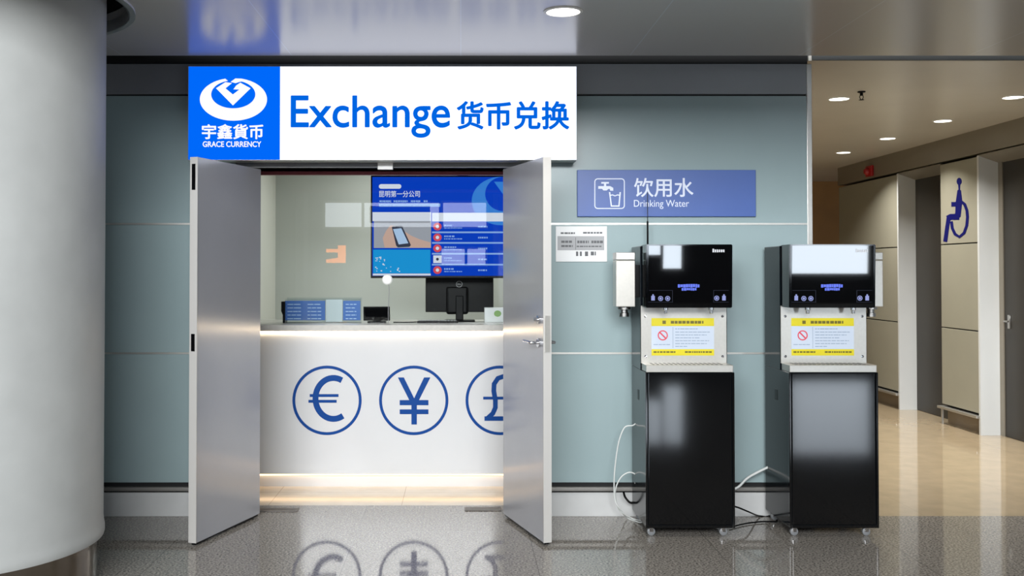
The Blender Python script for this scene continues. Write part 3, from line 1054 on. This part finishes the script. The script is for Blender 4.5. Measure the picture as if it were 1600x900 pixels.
    MB().box(X0, X1, BY - .002, BY - .0005, za, Z1).build('label_band', M['label_yellow'], bs)
    MB().box(X0, X1, BY - .002, BY - .0005, Z0, zb).build('label_band', M['label_yellow'], bs)
    rd = MB()
    p = onY(1035.5, 524, BY)
    rd.annulus(p.x, p.z, .024, .031, BY - .002, .001, 36)
    rd.prism([(p.x - .021, BY - .0021, p.z + .015), (p.x - .015, BY - .0021, p.z + .021), (p.x + .021, BY - .0021, p.z - .015), (p.x + .015, BY - .0021, p.z - .021)], (0, .001, 0))
    rd.build('prohibition_mark', M['label_red'], bs)
    pr_ = MB()
    for z_, xa, xb_ in ((513.5, 1055, 1090), (518.5, 1055, 1110), (523, 1055, 1104), (527.5, 1055, 1094), (532, 1055, 1108), (536.5, 1055, 1104), (541, 1055, 1075), (538, 1021, 1048)):
        p, q_ = onY(xa, z_ + 1, BY), onY(xb_, z_ - 1, BY)
        bars(pr_, p.x, q_.x, p.z, .005, BY - .002, .001, r2, .016, .004)
    p = onY(1051, 544, BY); q_ = onY(1051.6, 511, BY)
    pr_.box(p.x, q_.x, BY - .002, BY - .001, p.z, q_.z)
    pr_.build('label_print', M['label_ink'], bs)
    dk = MB()
    for z_, xa, xb_, hh in ((503.5, 1035, 1041, .02), (503.5, 1048, 1099, .017), (550, 1021, 1056, .01), (550, 1070, 1112, .01)):
        p, q_ = onY(xa, z_, BY), onY(xb_, z_, BY)
        bars(dk, p.x, q_.x, p.z - hh / 2, hh, BY - .0028, .001, r2, .013, .004)
    dk.build('label_heading', M['label_dark'], bs)
    # drip tray
    tr = MB().box(AX0 + .006, AX1 - .006, YF + .004, BY, .978, 1.021, .003).build('drip_tray', M['bright_steel'], d)
    gr = MB()
    for k in range(16):
        x = AX0 + .05 + k * .0272
        gr.box(x, x + .012, YF + .03, BY - .02, 1.0205, 1.0225)
    gr.build('drip_slots', M['black_plastic'], tr)
    for x in (AX0 + .04, AX1 - .06):
        for y in (YF + .05, YB - .05):
            cs = MB().box(x - .02, x + .02, y - .02, y + .02, .047, .057, .003).box(x - .012, x + .012, y - .017, y - .013, .024, .05, .002).box(x - .012, x + .012, y + .013, y + .017, .024, .05, .002).build('caster', M['chrome'], d)
            MB().lathe([(.0, -.012), (.018, -.012), (.0235, -.008), (.0235, .008), (.018, .012), (0, .012)], (x, y, .0238), 'Y', 24).build('wheel', M['grey_plastic'], cs, True)
    return d


dA = make_dispenser()
dB = copy_tree(dA, DX)
dA['label'] = 'black water dispenser nearer the booth doors, with antenna and cup box on its left'
dB['label'] = 'black water dispenser at the free end of the wall, nearer the restroom corridor'
dA['group'] = dB['group'] = 'water dispensers'


def cup_box(d, x0, x1, xa, xb_):
    b_ = MB().box(x0, x1, 6.25, 6.38, 1.362, 1.648, .004).build('cup_box', M['bright_steel'], d)
    MB().box(x0, x1, 6.249, 6.381, 1.65, 1.697, .004).build('cup_box_lid', M['aluminium'], b_)
    MB().box(xa, xb_, 6.29, 6.36, 1.42, 1.62).build('mounting_bracket', M['black_plastic'], b_)
    xm_ = (x0 + x1) / 2
    MB().lathe([(.04, 1.363), (.04, 1.345), (.022, 1.342), (.022, 1.325), (.03, 1.322), (.03, 1.30)], (xm_, 6.315, 0), 'Z', 24).build('cup_outlet', M['steel'], b_, True)
    return b_


cup_box(dA, .953, 1.071, 1.07, 1.1)
bb = AX1 + DX.x
cup_box(dB, bb + .006, bb + .108, bb - .002, bb + .01)
p = onY(1012, 380, 6.5)
MB().tube([(p.x, 6.5, 1.735), (p.x, 6.5, 1.9)], .006, 10, 1).tube([(p.x, 6.5, 1.89), (p.x, 6.5, 2.085)], .0028, 8, 1).build('antenna', M['black_plastic'], dA)

# hoses and cords
H = lambda pts, Y: [tuple(onY(x, y, Y)) for x, y in pts]


def at_floor(x, y):
    g = onZ(x, y, .008)
    return (g.x, g.y, .008)


pts = [(AX0 + .002, 6.43, .62)] + H([(988, 665), (976, 668), (967, 690), (961.5, 725), (959.5, 755), (961, 780), (968, 795)], 6.43) + [at_floor(980, 809), at_floor(998, 816), (AX0 + .03, 6.36, .02)]
tag(MB().tube(pts, .0042, 10).build('water_hose', M['white_rubber'], None, True), 'tall loop of white hose beside the water dispenser nearer the doors', 'hose', 'white hoses')
pts = [(AX0 + .002, 6.45, .24)] + H([(994, 743), (984, 738), (972, 744), (964, 757), (961, 772), (964, 788), (972, 801)], 6.45) + [at_floor(990, 811), (AX0 + .03, 6.4, .02)]
tag(MB().tube(pts, .0042, 10).build('water_hose', M['white_rubber'], None, True), 'low small loop of white hose beside the water dispenser nearer the doors', 'hose', 'white hoses')
a = onY(1150, 763, 6.5); c = onY(1189, 730.5, 6.5)
tag(MB().tube([(AX1 - .01, 6.5, a.z - .03), (a.x, 6.5, a.z), ((a.x + c.x) / 2, 6.5, (a.z + c.z) / 2 + .004), (AX0 + DX.x + .004, 6.51, c.z)], .008, 12).build('water_hose', M['white_rubber'], None, True),
    'straight white hose rising between the two water dispensers', 'hose', 'white hoses')
tag(MB().tube([(AX1 - .01, 6.45, .12)] + H([(1150, 792), (1168, 799)], 6.4) + [at_floor(1186, 806), at_floor(1205, 806), (AX0 + DX.x + .02, 6.45, .06)], .005, 8).build('power_cord', M['black_plastic'], None, True),
    'black cord sagging to the floor between the two water dispensers', 'cord', 'black cords')
tag(MB().tube([at_floor(1140, 824), at_floor(1165, 818), at_floor(1190, 815), at_floor(1212, 815), (AX0 + DX.x + .03, 6.42, .02)], .0045, 8).build('power_cord', M['black_plastic'], None, True),
    'black cord lying on the floor between the two water dispensers', 'cord', 'black cords')
tag(MB().tube(H([(974, 768), (977, 777), (984, 785)], 6.5) + [(AX0 + .004, 6.5, .11)], .007, 8).build('power_cord', M['black_plastic'], None, True),
    'short black cord behind the white hoses at the dispenser nearer the doors', 'cord', 'black cords')

# ------------------------------------------------------------------ restroom corridor
wr = MB()
segs = [(11.67, 13.5), (9.855, 10.64), (7.6, 8.8)]
for a, c_ in segs:
    wr.box(XR + .06, XR + .4, a, c_, 0, 2.71)
wr.box(XR + .22, XR + .4, 7.6, 13.5, 0, 2.71)
wr = struct(wr.build('wall_right', M['plinth']), 'restroom corridor wall of olive grey panels')
for a, c_ in segs:
    zz = [0.2, 1.0, 1.86, 2.70]
    for z0, z1 in zip(zz, zz[1:]):
        MB().box(XR, XR + .06, a + .02, c_ - .004, z0 + .006, z1 - .006, .002, 1).build('wall_panel', M['restroom_panel'], wr)
    MB().box(XR + .03, XR + .06, a + .03, c_ - .01, .19, 2.7).build('joint_backing', M['black_gap'], wr)
    MB().box(XR - .04, XR + .06, a - .03 + .03, c_ + .03, .158, .183, .003).build('bumper_rail', M['aluminium'], wr)
    if c_ < 11:
        MB().box(XR - .03, XR - .012, c_ - .06, c_ - .04, 0, .16).build('rail_post', M['aluminium'], wr)
for a in (11.67, 9.855):
    MB().box(XR - .004, XR + .2, a - .012, a + .02, 0, 2.705).build('door_reveal', M['pilaster_metal'], wr)
for (a, c_) in ((10.64, 11.66), (8.8, 9.845)):
    MB().prism([(XR, a, 2.71), (XR + .3, a, 2.71), (XR + .3, a, 2.63), (XR + .2, a, 2.63), (XR, a, 2.70)], (0, c_ - a, 0)).build('door_soffit', M['header_metal'], wr)
struct(MB().box(XR - .012, XR + .4, 7.6, 13.5, 2.722, KZ).build('trim_3', M['header_metal']), 'metal header band along the top of the restroom wall')
d3 = struct(MB().box(XR + .195, XR + .22, 10.66, 11.66, .005, 2.64).build('door_3', M['restroom_door']), 'dark restroom door in the far recess')
d4 = struct(MB().box(XR + .195, XR + .22, 8.8, 9.845, .005, 2.64).build('door_4', M['restroom_door']), 'dark restroom door in the recess right of the wheelchair symbol')
MB().box(XR + .185, XR + .196, 9.77, 9.845, 0, 2.64).build('door_jamb', M['header_metal'], d4)
p = onX(1577, 502, XR + .19)
MB().box(XR + .183, XR + .196, p.y - .02, p.y + .02, p.z - .07, p.z + .06, .003).tube([(XR + .185, p.y, p.z), (XR + .14, p.y, p.z), (XR + .135, p.y - .03, p.z), (XR + .135, p.y - .08, p.z)], .008, 10, 2).build('door_handle', M['steel'], d4, True)
struct(MB().box(XE, 8, 15.5, 15.6, 0, KZ).build('wall_far', M['amber']), 'amber wood wall at the far end of the corridor')

wc = MB()
CP = lambda x, y: onX(1240 + x / 4.444, 240 + y / 4.444, XR - .001)
idx = [0]


def cpoly(pts):
    e = .0015 + idx[0] * .0003
    idx[0] += 1
    wc.prism([(XR - e, CP(x, y).y, CP(x, y).z) for x, y in pts], (e - .0002, 0, 0))


cpoly([(1150 + 18 * cos(2 * pi * k / 24), 193 + 25 * sin(2 * pi * k / 24)) for k in range(24)])
cpoly([(1143, 214), (1158, 214), (1156, 250), (1145, 250)])
cpoly([(1138, 256), (1150, 246), (1163, 256), (1171, 330), (1160, 440), (1135, 452), (1122, 430), (1126, 340)])
cpoly(stroke([(1140, 352), (1096, 352)], 32))
cpoly(stroke([(1150, 438), (1090, 440), (1070, 452)], 42))
cpoly(stroke([(1078, 440), (1066, 520), (1053, 612)], 27))
arc = [(1160, 330), (1188, 352), (1204, 395), (1208, 440), (1203, 500), (1184, 552), (1152, 578), (1122, 560), (1103, 520), (1096, 470)]
cpoly(stroke(arc, 19))
tag(wc.build('wheelchair_symbol', M['wheel_blue']), 'dark blue wheelchair symbol on the restroom wall panel', 'symbol')

p = onX(1360, 268, XR - .02)
al = thing('fire_alarm', 'small red alarm light on the header above the restroom wall', 'alarm', (XR - .012, p.y, p.z))
MB().box(XR - .05, XR - .012, p.y - .09, p.y + .09, p.z - .06, p.z + .07, .01).build('base', M['red_plastic'], al)
MB().lathe([(0, -.10), (.03, -.095), (.045, -.07), (.045, -.05)], (XR, p.y, p.z + .0), 'X', 20).build('lens', M['red_plastic'], al, True)


# ------------------------------------------------------------------ downlights
def downlight(x, y, zc, r, label, group, power, color):
    g = onZ(x, y, zc)
    d = thing('downlight', label, 'ceiling light', (g.x, g.y, zc), group)
    rr = MB()
    n = 40
    Q = lambda r_, z: [(g.x + r_ * cos(2 * pi * k / n), g.y + r_ * sin(2 * pi * k / n), z) for k in range(n)]
    rr.ring(Q(r * 1.14, zc - .004), Q(r * .96, zc - .007), (0, 0, .007))
    rr.build('trim_ring', M['white_plastic'], d, True)
    MB().lathe([(r, zc - .004), (r, zc - .0005)], (g.x, g.y, 0), 'Z', 40).build('diffuser', M['lamp'], d)
    l = bpy.data.lights.new('downlight_lamp', 'AREA')
    l.shape = 'DISK'
    l.size = r * 1.8
    l.energy = power
    l.color = color
    l.spread = radians(125)
    lo = bpy.data.objects.new('downlight_lamp', l)
    COL.objects.link(lo)
    lo.location = (g.x, g.y, zc - .012)
    return d


downlight(880, 17.5, CZ, .09, 'round lit downlight in the concourse ceiling above the lit sign', 'concourse downlights', 12, (1, .97, .92))
for x, y, lab in ((1311, 154, 'round lit corridor downlight beside the small sprinkler'),
                  (1583, 151.5, 'round lit corridor downlight at the right edge of the photo'),
                  (1473, 188.5, 'round lit corridor downlight above the wheelchair symbol, second from the right edge'),
                  (1387, 216, 'round lit corridor downlight above the red alarm light'),
                  (1318, 238, 'round lit corridor downlight farthest down the corridor')):
    downlight(x, y, KZ, .078, lab, 'corridor downlights', 23, (1, .95, .87))

g = onZ(1346, 143, KZ)
sp = thing('sprinkler', 'small dark sprinkler head hanging from the corridor ceiling', 'sprinkler', (g.x, g.y, KZ))
MB().lathe([(.03, 0), (.028, -.008), (.012, -.01), (.012, -.03), (.01, -.032)], (g.x, g.y, KZ), 'Z', 20).build('body', M['black_plastic'], sp, True)
MB().tube([(g.x - .01, g.y, KZ - .03), (g.x - .014, g.y, KZ - .045), (g.x - .004, g.y, KZ - .062)], .003, 8).tube([(g.x + .01, g.y, KZ - .03), (g.x + .014, g.y, KZ - .045), (g.x + .004, g.y, KZ - .062)], .003, 8).build('frame', M['black_plastic'], sp)
MB().lathe([(.018, -.062), (.02, -.066), (0, -.068)], (g.x, g.y, KZ), 'Z', 20).build('deflector', M['black_plastic'], sp)

# ------------------------------------------------------------------ concourse behind the photographer
RY = -8.0
wins = [(3.6, 3.95, 0.95, 1.8), (4.0, 4.36, 0.68, 1.8), (6.5, 8.05, 0.58, 2.0),
        (-3.09, -2.26, 2.6, 3.15), (-0.4, 0.58, 2.6, 3.15), (-0.44, 0.09, 1.74, 2.1), (0.15, 0.56, 1.74, 2.1), (-8.6, -7.6, 0.5, 2.9)]
rw = MB().box(-9, 10, RY - .2, RY, 0, 3.85).build('wall_rear', M['rear_wall'])
struct(rw, 'dark far wall of the concourse with daylit windows')
for i, (a, c_, z0, z1) in enumerate(wins):
    wn = struct(MB().box(a, c_, RY, RY + .01, z0, z1).build('window_%d' % (i + 1), M['clerestory' if z0 > 1.5 else 'daylight']), 'daylit window in the far concourse wall')
    f_ = MB().box(a - .05, a, RY, RY + .06, z0 - .05, z1 + .05).box(c_, c_ + .05, RY, RY + .06, z0 - .05, z1 + .05).box(a, c_, RY, RY + .06, z0 - .05, z0).box(a, c_, RY, RY + .06, z1, z1 + .05)
    f_.build('window_frame', M['aluminium'], wn)

# a lit board frame and a yellow backlit sign on that wall: the booth glass mirrors them
lf_ = MB()
q_ = lambda a, c_, z0, z1: [(a, RY, z0), (c_, RY, z0), (c_, RY, z1), (a, RY, z1)]
lf_.ring(q_(-2.2, -0.5, 2.6, 3.15), q_(-2.08, -0.7, 2.69, 3.08), (0, 0.03, 0))
tag(lf_.build('lit_board_frame', M['clerestory']), 'lit rectangular board frame far behind the photographer, mirrored in the booth glass', 'sign')
wy = thing('wayfinding_sign', 'yellow backlit arrow sign far behind the photographer, mirrored in the booth glass', 'sign', (-2.75, RY, 1.7))
MB().box(-3.1, -2.4, RY, RY + .02, 1.68, 2.2).build('board', M['black_plastic'], wy)
MB().prism([(-3.07, RY + .021, 2.1), (-2.8, RY + .021, 2.1), (-2.8, RY + .021, 2.18), (-2.62, RY + .021, 2.18), (-2.62, RY + .021, 1.78), (-3.07, RY + .021, 1.78), (-3.07, RY + .021, 1.86), (-2.8, RY + .021, 1.9), (-2.8, RY + .021, 2.02), (-3.07, RY + .021, 2.02)], (0, .004, 0)).build('arrow', glow('yellow_backlight', (255, 135, 0), 8.0), wy)
